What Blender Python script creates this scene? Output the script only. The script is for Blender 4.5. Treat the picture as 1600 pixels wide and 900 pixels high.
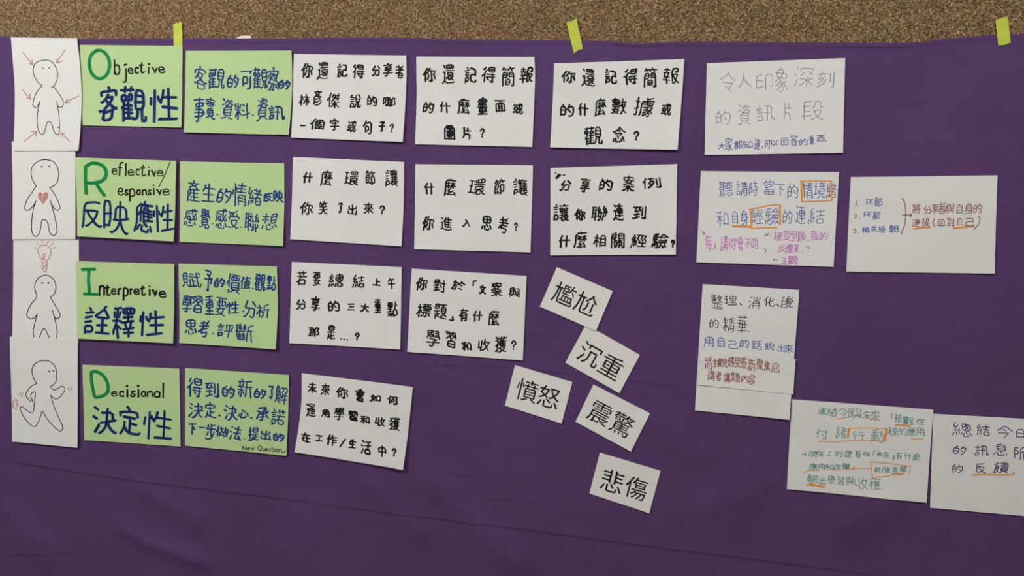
import bpy, math, random
import numpy as np
from mathutils import Vector

for o in list(bpy.data.objects):
    bpy.data.objects.remove(o)
SC = bpy.context.scene
COL = SC.collection

# ------------------------------------------------------------------ camera, world, light, exposure
FOC, YAW, PITCH, DIST, EYE = 1219.5, 0.19621, -0.06003, 1.858, 1.45
cam_d = bpy.data.cameras.new('camera')
cam_d.sensor_width = 36
cam_d.lens = FOC / 1600 * 36
cam = bpy.data.objects.new('camera', cam_d)
COL.objects.link(cam)
cam.location = (0, -DIST, EYE)
cam.rotation_euler = (math.pi / 2 + PITCH, 0, YAW)
SC.camera = cam

world = bpy.data.worlds.new('world')
SC.world = world
world.use_nodes = True
world.node_tree.nodes['Background'].inputs[0].default_value = (1.0, 0.965, 0.92, 1)
world.node_tree.nodes['Background'].inputs[1].default_value = 0.29

def area(name, loc, target, sx, sy, power, col):
    d = bpy.data.lights.new(name, 'AREA')
    d.shape = 'RECTANGLE'; d.size = sx; d.size_y = sy; d.energy = power; d.color = col
    o = bpy.data.objects.new(name, d)
    COL.objects.link(o)
    o.location = loc
    o.rotation_euler = (Vector(target) - Vector(loc)).to_track_quat('-Z', 'Y').to_euler()
    return o
area('ceiling_light', (-2.0, -1.7, 3.0), (-1.7, -0.6, 0.6), 0.6, 0.3, 42, (1.0, 0.98, 0.95))
area('ceiling_light', (0.6, -2.0, 3.0), (0.4, -0.8, 0.6), 0.6, 0.3, 37, (1.0, 0.98, 0.95))
area('ceiling_light', (-2.6, -3.4, 3.0), (-0.8, 0, 1.2), 0.9, 0.5, 26, (0.95, 0.98, 1.0))

SC.view_settings.view_transform = 'Standard'
SC.view_settings.look = 'None'
SC.view_settings.gamma = 1
SC.view_settings.use_curve_mapping = False
SC.view_settings.exposure = -0.3

# ---- sheets: name -> (kind, label, left edge points, right edge points) in photo pixels (top to bottom)
SHEETS = {
'S1': ('drawing_sheet','drawing','white paper strip with a doodle figure ringed by six red arrows','doodle strips down the left side','WP',[(17.3,58.5),(20,88),(23.3,125),(24,160),(23.3,190),(23,236)],[(122,60),(125.3,88),(128.6,128),(129.2,160),(127.7,200),(125.3,236)],2.6,.9),
'S2': ('drawing_sheet','drawing','white paper strip with a doodle figure holding a red heart on its chest','doodle strips down the left side','WP',[(19,221.3),(20.8,300),(20.8,374)],[(118.9,222),(119.3,300),(119.8,374)],3.8,.3),
'S3': ('drawing_sheet','drawing','white paper strip with a doodle figure below a red light bulb','doodle strips down the left side','WP',[(20.8,373),(20.4,450),(19.8,530)],[(124,374.5),(124,450),(123.2,536)],2.2,.2),
'S4': ('drawing_sheet','drawing','white paper strip with a running doodle figure, lowest in the left column','doodle strips down the left side','WP',[(16,526),(18,593),(19.6,640),(20.8,689.3)],[(122.8,530),(122.9,600),(123.2,650),(123.7,698.7)],3.6,.9),
'GO': ('green_card','card','green card reading Objective with a big green letter O','green cards, first column','GP',[(124.5,70),(129.7,196)],[(285.4,72),(285.2,140),(284.3,199.5)],1.5,.5),
'GR': ('green_card','card','green card reading Reflective / Responsive with a big green letter R','green cards, first column','GP',[(119.2,246.1),(123.5,369.3)],[(277.3,251.5),(274.9,377.3)],5.0,.9),
'GI': ('green_card','card','green card reading Interpretive with a big green letter I','green cards, first column','GP',[(119.5,408),(122.7,528.8)],[(274.1,412.5),(273.3,536)],4.6,.8),
'GD': ('green_card','card','green card reading Decisional with a big green letter D','green cards, first column','GP',[(128.3,569.9),(132.3,687.5)],[(280.5,576),(283.2,697.3)],1.5,.4),
'HO': ('green_card','card','green card with two lines of blue marker right of the Objective card','green cards, second column','GP',[(290.1,79.2),(288.8,207)],[(456,79.2),(457.2,118),(456.7,150),(452.8,211.1)],1.5,1.),
'HR': ('green_card','card','green card with two lines of blue marker right of the Reflective card','green cards, second column','GP',[(281.2,252.1),(281.7,377.8)],[(445.1,255.1),(445.6,320),(444.6,384.4)],1.5,.7),
'HI': ('green_card','card','green card with three lines of blue marker right of the Interpretive card','green cards, second column','GP',[(278.9,411.9),(281.6,535.5)],[(433.9,416.4),(435.3,480),(432.8,545.4)],1.5,1.3),
'HD': ('green_card','card','green card with three blue lines and the words New Question at its corner','green cards, second column','GP',[(289.2,575.1),(290.1,696)],[(452.2,585.8),(450.8,650),(448.8,711.5)],1.5,.8),
'A1': ('white_sheet','sheet','white sheet with three black lines, top row, directly right of the green cards','white question sheets in black marker','WP',[(458.7,83.9),(457.6,150),(456.1,215.2)],[(635.2,87.1),(636,116),(634,160),(630.7,222.2)],1.5,.9),
'A2': ('white_sheet','sheet','white sheet with two black lines, second row, directly right of the green cards','white question sheets in black marker','WP',[(457.8,245.1),(456.6,310),(454.7,373.8)],[(631.6,253),(630.8,320),(627.9,384.8)],1.5,.7),
'A3': ('white_sheet','sheet','white sheet with three black lines ending in dots and a question mark, third row','white question sheets in black marker','WP',[(456.1,409.2),(452.8,536)],[(628.1,417.4),(626.1,545.8)],1.5,.7),
'A4': ('white_sheet','sheet','tilted white sheet with three black lines and a slash, lowest of the black-written sheets','white question sheets in black marker','WP',[(471.2,583.2),(471.6,625),(467,668),(461.6,705.7)],[(645.9,604.3),(640,660),(631.6,732.8)],1.5,1.3),
'B1': ('white_sheet','sheet','white sheet with three black lines below the cloth edge, second white sheet in top row','white question sheets in black marker','WP',[(650.2,88.3),(651,150),(649.1,225.5)],[(835.2,89.3),(836.7,118),(834.5,170),(832.1,229.9)],1.5,.8),
'B2': ('white_sheet','sheet','white sheet with two widely spaced black lines, second white sheet in second row','white question sheets in black marker','WP',[(648.8,256.5),(647.1,389.4)],[(833,258.3),(829.3,394.4)],1.5,.5),
'B3': ('white_sheet','sheet','white sheet with three black lines left of the tilted printed word cards','white question sheets in black marker','WP',[(643.3,419.7),(637.1,549.3)],[(823,431.1),(817.1,563.1)],1.5,.8),
'C1': ('white_sheet','sheet','white sheet with three black lines just under the middle yellow tape','white question sheets in black marker','WP',[(865.6,98.9),(865,130),(860.1,230.6)],[(1069.4,92.5),(1067,130),(1058.6,234.5)],1.5,1.3),
'C2': ('white_sheet','sheet','white sheet with three black lines above the tilted printed word cards','white question sheets in black marker','WP',[(860.1,262.4),(860.1,399)],[(1058.1,256.4),(1055.9,397.7)],1.5,.6),
'D1': ('note_sheet','sheet','white sheet with large faint grey pencil lines and a small violet line','white notes on the right half','WP',[(1104.5,98.3),(1100.8,242.4)],[(1320.4,91),(1316.6,239.2)],1.5,.4),
'D2': ('note_sheet','sheet','white sheet with blue and pink writing and two orange boxes','white notes on the right half','WP',[(1095.1,267.3),(1087.9,409.8)],[(1310.7,269.2),(1302.2,417)],1.5,.4),
'E': ('note_sheet','sheet','white sheet with a numbered blue list and an arrow to red writing','white notes on the right half','WP',[(1329.3,276.7),(1322.1,424.3)],[(1558.1,274.1),(1553.4,427.5)],1.5,.4),
'F': ('note_sheet','sheet','upright white sheet with black and blue writing and a slip stuck across it','white notes on the right half','WP',[(1098,444),(1085.7,641.1)],[(1248.9,452.9),(1233,655.4)],1.5,.6),
'F2': ('paper_slip','slip','narrow white slip with reddish brown writing stuck across the upright sheet','white notes on the right half','WP',[(1093.2,548),(1090.4,601)],[(1243,561),(1238.9,615.6)],2.9,.5),
'G': ('note_sheet','sheet','white sheet with faint green writing and orange boxes and underlines','white notes on the right half','WP',[(1237.6,624),(1229,763.6)],[(1458,640),(1447,784.6)],1.5,.4),
'H': ('note_sheet','sheet','white sheet with purple writing cut off by the right edge of the photo','white notes on the right half','WP',[(1458.3,646.6),(1452.8,793)],[(1688,659),(1680,813)],1.5,.5),
'K1': ('word_card','card','topmost tilted white card printed with two black characters','printed word cards','WC',[(870,417.4),(843.9,479)],[(957.5,455),(931,517.2)],2.6,.2),
'K2': ('word_card','card','tilted printed card whose top corner tucks under the topmost card','printed word cards','WC',[(915.4,507.1),(883.3,566.7)],[(999.9,554.6),(967.8,614.2)],1.5,.3),
'K3': ('word_card','card','leftmost tilted white card printed with two black characters','printed word cards','WC',[(804.4,570.6),(788.8,633.8)],[(894.4,597),(877.5,661.7)],1.5,.3),
'K4': ('word_card','card','tilted printed card right of the leftmost one and above the lowest one','printed word cards','WC',[(927,600.8),(899.2,658.9)],[(1015.6,645.6),(985.8,705.3)],1.5,.3),
'K5': ('word_card','card','lowest tilted white card printed with two black characters','printed word cards','WC',[(937.2,707.2),(920.8,771.1)],[(1032.2,735.6),(1014.4,801.7)],1.5,.3),
}
# ---- writing: sheet, ink, width px, crop origin x, y, scale, "char x0 y0 x1 y1 ..." in crop pixels
TEXT = [
('GO','black_ink',1.9,0,0,3.75,"b 668 345 705 440 j 718 373 745 485 e 748 395 785 435 c 788 392 815 432 t 815 362 850 430 i 862 370 882 432 v 888 392 925 430 e 927 388 970 430"),
('GO','blue_marker',5,0,0,3.75,"客 578 500 690 710 觀 705 510 860 718 性 875 520 1045 715"),
('HO','blue_marker',2.1,270,60,5.625,"客 185 245 300 455 觀 310 260 460 445 的 475 320 585 440 可 600 285 705 450 觀 705 260 840 445 察 835 260 940 465 的 930 365 1040 450 事 185 520 285 730 實 290 515 375 710 資 430 525 535 715 料 545 565 680 715 資 735 525 840 725 訊 845 590 990 720"),
('GR','black_ink',1.8,0,220,3.75,"e 660 160 695 202 f 695 125 732 207 l 738 130 750 207 e 753 168 795 207 c 800 165 825 205 t 825 140 865 208 i 872 152 885 207 v 890 172 922 210 e 922 172 967 210 e 695 275 732 322 s 735 285 760 322 p 763 280 800 355 o 805 285 832 320 n 838 285 868 320 s 872 285 895 320 i 901 258 915 318 v 922 283 956 318 e 958 280 1003 322"),
('GR','blue_marker',4,0,220,3.75,"反 485 350 605 510 映 615 340 765 550 應 795 350 905 540 性 905 370 1030 535"),
('HR','blue_marker',2.1,270,240,5.625,"產 120 235 240 425 生 255 265 375 425 的 380 300 515 440 情 525 260 655 465 緒 660 295 785 460 反 795 345 885 425 映 885 320 980 430 感 100 480 215 640 覺 235 480 330 660 感 375 480 480 660 受 485 500 585 660 聯 628 520 765 690 想 785 520 930 670"),
('GI','black_ink',2.2,0,380,3.75,"n 583 245 620 308 t 620 240 655 308 e 655 262 690 302 r 695 260 720 302 p 725 258 760 338 r 765 262 785 302 e 787 264 828 304 t 825 245 862 308 i 877 248 889 308 v 895 270 930 312 e 935 277 983 320"),
('GI','blue_marker',3.6,0,380,3.75,"詮 500 365 655 535 釋 665 365 800 560 性 815 390 970 545"),
('HI','blue_marker',2.1,270,400,5.625,"賦 80 140 250 280 予 275 125 350 310 的 360 190 460 280 價 470 155 595 330 值 595 175 690 290 觀 722 150 820 310 點 828 170 918 305 學 80 340 170 500 習 170 350 265 500 重 282 345 365 515 要 375 365 470 530 性 470 395 585 510 分 625 390 735 545 析 735 420 860 545 思 110 555 215 690 考 230 560 325 715 評 395 590 540 715 斷 560 595 715 755"),
('GD','black_ink',2,0,500,3.75,"e 650 415 690 450 c 697 415 728 452 i 740 380 752 452 s 762 412 795 452 i 805 380 817 455 o 825 415 857 452 n 860 415 897 452 ɑ 902 415 940 458 l 952 368 962 460"),
('GD','blue_marker',3.6,0,500,3.75,"決 545 505 685 670 定 700 505 825 675 性 840 525 1015 705"),
('HD','blue_marker',2.1,270,560,5.625,"得 130 170 265 345 到 285 205 405 345 的 430 235 550 350 新 570 180 705 350 的 712 260 825 355 了 845 235 890 355 解 900 235 1015 400 決 145 385 275 525 定 285 380 385 525 決 455 405 575 545 心 575 450 670 530 承 735 425 850 550 諾 865 440 990 590 下 140 565 210 670 一 230 603 290 610 步 290 560 385 720 做 378 590 500 695 法 500 590 610 720 提 665 600 765 725 出 775 625 865 720 的 880 650 985 730"),
('HD','black_ink',1.1,270,560,5.625,"N 615 765 650 805 e 655 778 680 806 w 685 780 725 806 Q 750 765 790 812 u 795 785 820 812 e 820 787 845 813 s 850 787 868 815 t 870 775 890 817 i 893 785 900 818 o 905 792 928 820 n 935 792 965 823"),
('A1','black_ink',2.5,440,70,5.4545,"你 168 150 265 285 還 305 145 405 295 記 473 160 562 278 得 605 165 708 290 分 770 175 845 270 享 865 155 950 270 者 970 170 1045 290 林 145 415 238 520 彥 268 385 345 520 傑 390 408 498 540 說 580 420 680 540 的 730 430 818 525 哪 865 445 975 530 一 160 686 210 693 個 245 630 365 725 字 415 628 495 735 或 563 645 640 745 句 698 640 775 765 子 832 655 890 740 ? 925 675 962 745"),
('A2','black_ink',2.4,440,235,5.4545,"什 183 185 270 280 麼 335 170 435 305 環 533 175 660 305 節 713 168 800 295 讓 882 160 995 308 你 160 440 268 552 笑 315 428 395 550 了 482 445 520 535 出 563 460 643 550 來 698 440 782 545 ? 835 470 880 545"),
('A3','black_ink',2.4,440,400,5.4545,"若 125 125 212 250 要 265 135 332 255 總 400 145 533 270 結 605 160 712 275 上 775 190 848 255 午 905 180 972 285 分 123 370 207 458 享 250 345 330 470 的 395 378 495 478 三 562 403 630 465 大 672 400 748 480 重 790 365 852 488 點 902 385 997 518 那 230 605 320 690 是 388 590 462 712 ? 627 655 665 718"),
('A4','black_ink',2.4,440,570,5.4545,"未 225 145 300 243 來 335 155 412 265 你 468 185 568 290 會 625 195 712 318 如 755 248 850 318 何 902 255 995 340 運 210 325 292 448 用 340 375 412 450 學 448 355 540 475 習 570 390 650 480 和 675 430 752 505 收 800 440 885 528 獲 918 440 1015 562 在 170 572 250 662 工 292 595 358 655 作 388 588 475 692 生 575 630 640 712 活 678 640 772 765 中 828 680 895 782 ? 945 708 985 778"),
('B1','black_ink',2.6,635,70,5.4545,"你 143 190 250 318 還 308 165 415 332 記 495 190 598 325 得 643 185 762 325 簡 815 180 925 358 報 968 185 1085 325 的 140 485 235 582 什 283 480 380 580 麼 438 455 545 592 畫 605 450 695 597 面 755 470 848 575 或 908 495 998 592 圖 325 685 418 810 片 478 700 558 808 ? 628 712 668 792"),
('B2','black_ink',2.5,635,240,5.4545,"什 152 240 242 348 麼 318 210 425 362 環 528 215 678 355 節 748 215 840 348 讓 908 212 1035 355 你 133 535 232 655 進 290 540 392 655 入 480 560 550 628 思 642 530 732 655 考 783 540 870 680 ? 918 588 950 660"),
('B3','black_ink',2.5,625,410,5.4545,"你 137 125 233 240 對 282 138 388 255 於 442 150 553 240 文 672 190 735 272 案 775 165 872 293 與 925 210 1028 300 標 143 345 265 472 題 290 350 400 488 有 505 388 582 505 什 622 410 708 505 麼 752 405 850 542 學 222 570 342 718 習 390 590 480 728 和 527 675 612 755 收 665 650 765 758 獲 808 625 912 768 ? 948 665 990 748"),
('C1','black_ink',2.7,850,80,5.4565,"你 152 165 272 272 還 325 148 440 300 記 518 155 622 278 得 680 148 802 285 簡 852 135 965 310 報 1012 135 1155 280 的 140 450 258 558 什 293 440 382 552 麼 432 400 530 552 數 572 395 708 540 據 768 388 938 557 或 998 442 1088 550 觀 345 640 500 800 念 583 645 695 780 ? 765 682 812 762"),
('C2','black_ink',2.7,850,245,5.4545,"分 135 200 228 292 享 308 178 395 305 的 470 185 585 290 案 668 160 775 298 例 835 175 1000 272 讓 80 400 215 550 你 262 445 355 543 聯 402 418 540 545 連 590 400 682 543 到 755 418 872 535 什 128 665 228 775 麼 258 635 368 780 相 420 660 528 770 關 570 650 688 780 經 740 660 878 772 驗 920 655 1055 782 ? 1082 708 1115 775"),
('D1','grey_pencil',.95,1090,80,5.296,"令 188 170 320 330 人 335 178 440 300 印 485 185 625 325 象 640 130 750 335 深 800 135 960 300 刻 985 165 1130 300 的 150 490 272 605 資 335 440 435 610 訊 490 445 635 580 片 712 425 780 575 段 862 405 1045 570"),
('D1','violet_ink',1.1,1090,80,5.296,"大 172 760 225 808 家 228 715 290 825 都 298 740 370 810 知 375 740 455 805 道 468 725 520 815 可 552 735 602 808 以 605 735 665 780 回 690 715 750 780 答 765 690 830 780 的 838 725 912 780 東 920 695 965 775 西 985 695 1050 750"),
('D2','thin_blue_ink',1.1,1080,255,5.296,"聽 228 150 345 275 講 372 150 468 270 時 480 150 552 275 當 598 135 692 260 下 700 175 775 270 的 795 175 885 290 情 915 155 1010 290 境 1015 150 1110 290 緒 1118 165 1200 290 和 212 400 305 520 自 340 390 385 500 身 400 385 470 520 經 498 380 595 500 驗 615 375 728 510 的 760 385 835 500 連 865 350 945 500 結 972 375 1100 505"),
('D2','pink_ink',1.05,1080,255,5.296,"每 115 600 175 725 人 180 655 215 720 講 240 605 305 725 得 305 620 375 715 會 380 610 435 720 不 445 625 495 710 同 497 625 548 710 接 685 565 755 640 受 760 555 825 640 到 825 560 890 650 後 890 565 950 640 我 985 560 1050 640 的 1060 570 1130 635 反 722 675 780 735 應 780 665 845 745 是 850 670 890 735 主 748 775 795 835 觀 800 765 885 838"),
('E','thin_blue_ink',1.1,1310,265,5.2923,"环 225 245 285 295 節 300 230 365 305 环 205 350 270 395 節 285 345 348 415 相 192 475 255 522 关 268 465 320 515 経 330 465 390 520 驗 415 460 505 520"),
('E','grey_pencil',1.1,1310,265,5.2923,"2 130 365 155 400 3 122 490 148 525"),
('E','red_ink',1.1,1310,265,5.2923,"將 612 280 680 365 分 705 300 765 365 享 770 285 820 365 者 815 270 890 365 與 885 280 960 360 自 975 280 1025 365 身 1035 275 1115 370 的 1115 280 1185 360 連 610 410 680 475 接 690 400 755 470 回 820 410 875 470 到 895 400 955 470 自 980 395 1030 465 己 1050 400 1125 470"),
('F','black_ink',1.15,1075,435,3.9105,"整 143 95 213 187 理 222 105 300 165 消 370 110 440 187 化 465 112 530 172 後 565 105 650 183 的 132 245 188 305 精 215 235 288 328 華 300 225 362 335"),
('F','thin_blue_ink',1.15,1075,435,3.9105,"用 97 355 157 420 自 182 355 225 420 己 248 380 305 432 的 317 370 372 425 話 390 375 452 435 說 470 390 528 440 出 548 400 590 450 來 585 400 642 458"),
('F2','brown_ink',1.15,1075,435,3.9105,"將 103 475 150 555 主 152 490 178 540 觀 178 485 240 545 感 245 475 283 540 受 283 480 322 545 重 320 480 362 550 新 365 490 412 570 聚 418 490 460 560 焦 465 505 502 565 回 512 515 557 575 講 120 560 165 625 者 168 565 205 625 講 218 575 258 635 題 262 575 318 635 內 325 590 370 640 容 370 585 410 648"),
('G','teal_ink',.95,1220,615,5.0,"連 290 105 360 165 絡 360 105 445 180 今 448 110 525 190 日 530 110 555 185 與 555 110 635 195 未 640 130 700 205 來 700 130 775 220 規 890 155 945 230 劃 950 175 1030 245 在 1060 190 1125 245 付 275 275 370 355 諸 430 255 515 350 行 560 290 655 370 動 705 280 805 385 未 835 255 870 320 來 870 260 915 330 的 920 265 985 325 應 990 260 1050 330 用 1055 265 1120 330 現 215 445 285 500 在 280 445 335 490 上 360 440 395 485 的 425 440 485 495 課 500 440 555 500 程 580 445 625 500 在 640 450 700 490 未 745 450 795 495 來 797 450 845 510 有 900 455 945 515 什 965 460 1020 515 麼 1030 465 1085 525 應 220 540 285 600 用 290 545 345 595 和 345 550 410 595 改 412 545 470 595 變 480 540 540 595 前 730 570 780 615 後 805 570 860 620 表 870 570 915 620 單 925 565 985 615 輸 205 625 290 700 出 295 650 350 710 學 365 640 425 710 習 440 645 495 715 與 505 645 570 710 收 580 650 680 750 穫 690 655 780 750"),
('H','purple_ink',1.35,1440,640,5.294,"總 258 100 415 225 結 455 120 565 220 今 618 130 748 240 日 785 160 852 235 的 258 295 370 375 訊 438 290 555 385 息 600 275 710 385 所 760 305 860 415 的 245 450 340 525 反 445 440 530 525 饋 595 430 720 530"),
]
# printed words: card, centre px, em px, characters
PRINT = [('K1','尷',881.9,460.3,36.5),('K1','尬',915.4,474.8,36.5),('K2','沉',921.4,554.2,37.5),('K2','重',955.1,573,37.5),
('K3','憤',823.3,610.6,36.5),('K3','怒',857.5,620.6,36.5),('K4','震',937.2,646.1,37.5),('K4','驚',971.9,663.3,37.5),('K5','悲',956.7,752.2,37.5),('K5','傷',994.0,763.0,37.5)]
# freehand strokes: sheet, ink, part name, width px, origin, scale, smooth?, polylines "x y x y ... ; ..."
LINES = [
('GO','green_marker','capital_letter',5.4,0,0,3.75,1,"560 300 583 294 615 310 638 350 642 390 630 430 605 455 575 460 545 440 526 400 525 350 540 315 570 293"),
('GR','green_marker','capital_letter',5.6,0,220,3.75,1,"512 315 508 240 507 150;505 155 530 138 560 132 600 142 625 170 628 205 605 235 560 248 512 248;570 250 595 290 622 325"),
('GI','green_marker','capital_letter',5.2,0,380,3.75,0,"482 154 566 152;526 152 524 220 530 295;492 296 580 300"),
('GD','green_marker','capital_letter',5.2,0,500,3.75,1,"534 306 538 370 554 452;530 308 560 302 600 322 628 365 633 410 618 436 585 450 552 453"),
('GR','black_ink','pen_mark',1.1,0,220,3.75,0,"1005 125 968 210 938 272"),
('HD','black_ink','pen_mark',1.0,270,560,5.625,1,"965 815 980 825 995 812 995 802"),
('HO','blue_marker','pen_mark',1.6,270,60,5.625,0,"392 670 399 671;701 675 709 676"),
('HR','blue_marker','pen_mark',1.4,270,240,5.625,0,"348 615 354 617;598 645 604 647"),
('HI','blue_marker','pen_mark',2.0,270,400,5.625,0,"705 284 709 288;619 485 624 486;358 680 363 682"),
('HD','blue_marker','pen_mark',3.6,270,560,5.625,0,"411 499 414 501;692 521 695 523"),
('HD','blue_marker','pen_mark',1.4,270,560,5.625,0,"630 705 634 706"),
('GO','black_ink','pen_mark',3.2,0,0,3.75,0,"729 381 735 380;872 374 876 376"),
('GD','black_ink','pen_mark',3.8,0,500,3.75,0,"743 385 746 387;808 385 812 387"),
('A3','black_ink','pen_mark',2.4,440,400,5.4545,0,"504 705 507 707;532 709 535 711;559 713 562 715"),
('A4','black_ink','pen_mark',2.6,440,570,5.4545,0,"545 632 502 695"),
('B3','black_ink','pen_mark',2.5,625,410,5.4545,0,"622 198 626 160 650 158;425 490 440 497 450 494 448 462"),
('C2','black_ink','pen_mark',1.8,850,245,5.4545,0,"100 180 130 155;105 185 140 158;112 160 122 175;120 150 140 152;162 157 176 155;98 135 100 137"),
('D1','violet_ink','pen_mark',1.2,1090,80,5.296,0,"533 792 536 798;1060 742 1063 744"),
('D2','pink_ink','pen_mark',1.0,1080,255,5.296,0,"965 635 968 645;905 728 907 729;915 728 917 729;925 728 927 729;955 692 970 690 975 702 965 712;966 728 968 730;120 600 150 620"),
('D2','grey_pencil','pen_mark',1.0,1080,255,5.296,0,"95 562 102 590;108 575 112 590;610 600 616 582;625 592 640 580;618 600 632 592;645 595 650 600;605 705 612 712 618 725 610 738;680 790 685 800;690 795 700 805;710 792 712 800"),
('D2','orange_marker','orange_marker_line',1.6,1080,255,5.296,0,"900 150 1030 146 1162 150;915 318 1040 316 1165 308;480 383 560 368 640 350 720 342 740 348;500 541 600 534 708 534"),
('D2','orange_marker','orange_marker_line',3.2,1080,255,5.296,0,"911 150 916 318;1156 152 1160 306;733 350 735 510;340 521 410 522 505 527"),
('D2','orange_marker','orange_marker_line',2.2,1080,255,5.296,0,"492 383 496 450 499 540"),
('E','grey_pencil','pen_mark',1.0,1310,265,5.2923,0,"155 252 142 303;164 300 167 302;178 397 182 399;164 521 168 523"),
('E','red_ink','pen_mark',1.1,1310,265,5.2923,1,"525 235 545 270 555 330 555 400 545 460 515 538;530 378 565 376 605 378;590 365 605 378 592 390;795 402 782 430 784 455 800 478;1155 385 1168 400 1165 430 1150 462 1118 495"),
('E','orange_marker','orange_marker_line',2.2,1310,265,5.2923,0,"612 491 690 480 765 475;945 488 1030 476 1120 468"),
('F','black_ink','pen_mark',1.3,1075,435,3.9105,0,"318 152 326 164;545 158 556 170;372 324 374 326"),
('G','orange_marker','orange_marker_line',1.0,1220,615,5.0,0,"440 197 480 192 530 185;665 185 700 197 765 205;525 350 540 270;535 270 680 268 828 272;298 372 430 376 620 362 820 370;850 320 880 330;1020 355 1110 353;178 616 220 598 300 598;408 598 470 590 542 590;710 585 630 582 550 586;575 570 550 586 570 598;715 655 698 532 850 545 1015 568 998 628;712 662 730 652 830 645 865 632"),
('G','orange_marker','orange_marker_line',3.6,1220,615,5.0,0,"825 274 812 366"),
('G','orange_marker','orange_marker_line',2.2,1220,615,5.0,0,"195 710 270 713 345 730;220 700 300 722 345 730;865 630 960 626;890 243 1015 253;532 272 522 345;558 578 565 588"),
('G','teal_ink','pen_mark',.95,1220,615,5.0,0,"865 195 868 155 885 153;1015 205 1018 240 1040 238;165 475 195 475;185 465 198 475 188 484;722 480 726 447 740 446;868 510 882 508 884 480;800 572 788 618;790 738 794 741"),
('H','purple_ink','pen_mark',1.6,1440,640,5.294,0,"760 524 764 527"),
('H','orange_marker','orange_marker_line',1.9,1440,640,5.294,0,"415 542 520 536 640 540 755 540"),
('S1','charcoal_ink','doodle_figure',.95,0,0,3.75,1,"250 503 225 482 203 445 198 410 205 380 225 362 255 354 285 354 315 370 335 405 342 440 336 470 322 500 304 516;318 508 345 545 370 585 374 610 365 628 350 628 340 615 336 592;342 625 350 680 353 750 350 782 342 790 325 778 308 730 292 712 278 725 265 775 250 790 235 775 222 730 224 660 236 595;236 595 222 625 207 632 196 610 205 570 225 530 250 503"),
('S1','charcoal_ink','doodle_figure',1.7,0,0,3.75,0,"253 400 255 401;291 398 293 399;347 746 349 748"),
('S1','pale_red_ink','arrow',.9,0,0,3.75,0,"137 308 165 345 195 380;172 372 195 380 190 352;385 293 360 330 335 368;338 342 335 368 368 360;133 523 155 552 180 583;158 575 180 583 178 550;466 563 425 582 383 602;402 580 383 602 415 603;147 830 185 800 220 773;188 770 220 773 215 800;415 830 388 805 360 782;364 805 360 782 384 784"),
('S2','charcoal_ink','doodle_figure',1.05,0,220,3.75,1,"215 265 195 230 186 195 190 160 210 132 240 115 275 111 315 122 340 155 348 195 342 235 325 260 296 275;296 275 325 315 350 365 355 395 343 407 322 395 308 372 298 350;300 352 320 420 338 500 338 535 325 555 308 550 295 530 285 480 268 462 250 470 242 520 230 550 212 560 195 540 190 490 198 410 215 352;215 352 200 380 178 403 155 405 150 385 165 340 190 305 215 265"),
('S2','charcoal_ink','doodle_figure',2.2,0,220,3.75,0,"248 152 249 152;291 150 293 150"),
('S2','pale_red_ink','heart',.9,0,220,3.75,0,"255 367 232 335 228 315 240 303 256 318 270 303 284 310 284 330 257 367;236 305 234 332;242 304 240 342;248 310 244 350;262 312 250 356;270 305 254 362;277 304 262 358;283 312 270 345"),
('S3','pale_red_ink','light_bulb',.85,0,220,3.75,1,"248 702 232 672 223 645 232 622 248 612 268 611 290 622 300 650 293 678 275 705;248 702 250 730 276 728 276 703;247 733 252 755 265 767 276 750 278 728;254 750 262 738 268 750;250 715 275 712;256 690 252 672 262 662 268 672 260 685 254 690 262 702 266 690;202 628 213 628;218 597 228 608;247 585 250 597;285 588 278 602;312 600 300 612;328 625 310 628"),
('S3','charcoal_ink','doodle_figure',1.1,0,380,3.75,1,"215 300 205 268 207 235 225 205 255 189 285 190 315 212 328 245 325 285 312 305 295 317;295 317 325 365 350 410 350 432 335 442 320 430 308 392;319 430 330 480 336 520 330 556;215 300 215 318 185 355 162 400 160 428 180 442 202 437 220 416;220 416 205 470 196 520 200 552;232 555 245 518 258 500 272 515 283 540 297 560"),
('S3','charcoal_ink','doodle_figure',2.2,0,380,3.75,0,"248 232 249 233;283 233 285 233"),
('S4','charcoal_ink','doodle_figure',1.0,0,500,3.75,1,"218 372 200 340 192 310 195 275 220 248 260 237 295 243 325 270 336 310 334 350 320 375 300 388;300 388 318 408 340 402 362 388 380 393 383 412 362 443 338 460 318 456 300 438;303 445 320 500 345 560 370 612 373 638 358 648 330 630 300 600 270 560 253 533 240 570 225 605 210 622 185 612 150 575 128 535 122 512 135 508 165 530 195 543 204 500 211 430 202 421 188 432 184 450 196 472 182 473 162 455 155 435 168 408 190 385 218 372"),
('S4','charcoal_ink','doodle_figure',2.0,0,500,3.75,0,"291 300 293 301;316 296 317 297"),
('S4','pale_red_ink','motion_mark',.85,0,500,3.75,1,"115 442 125 422;128 450 139 420;108 470 95 465 82 478 78 495 85 512 102 522;108 470 100 485 112 492 98 500 105 508"),
('S4','grey_pencil','motion_mark',.8,0,500,3.75,0,"403 395 412 415;418 390 428 412"),
]

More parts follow.
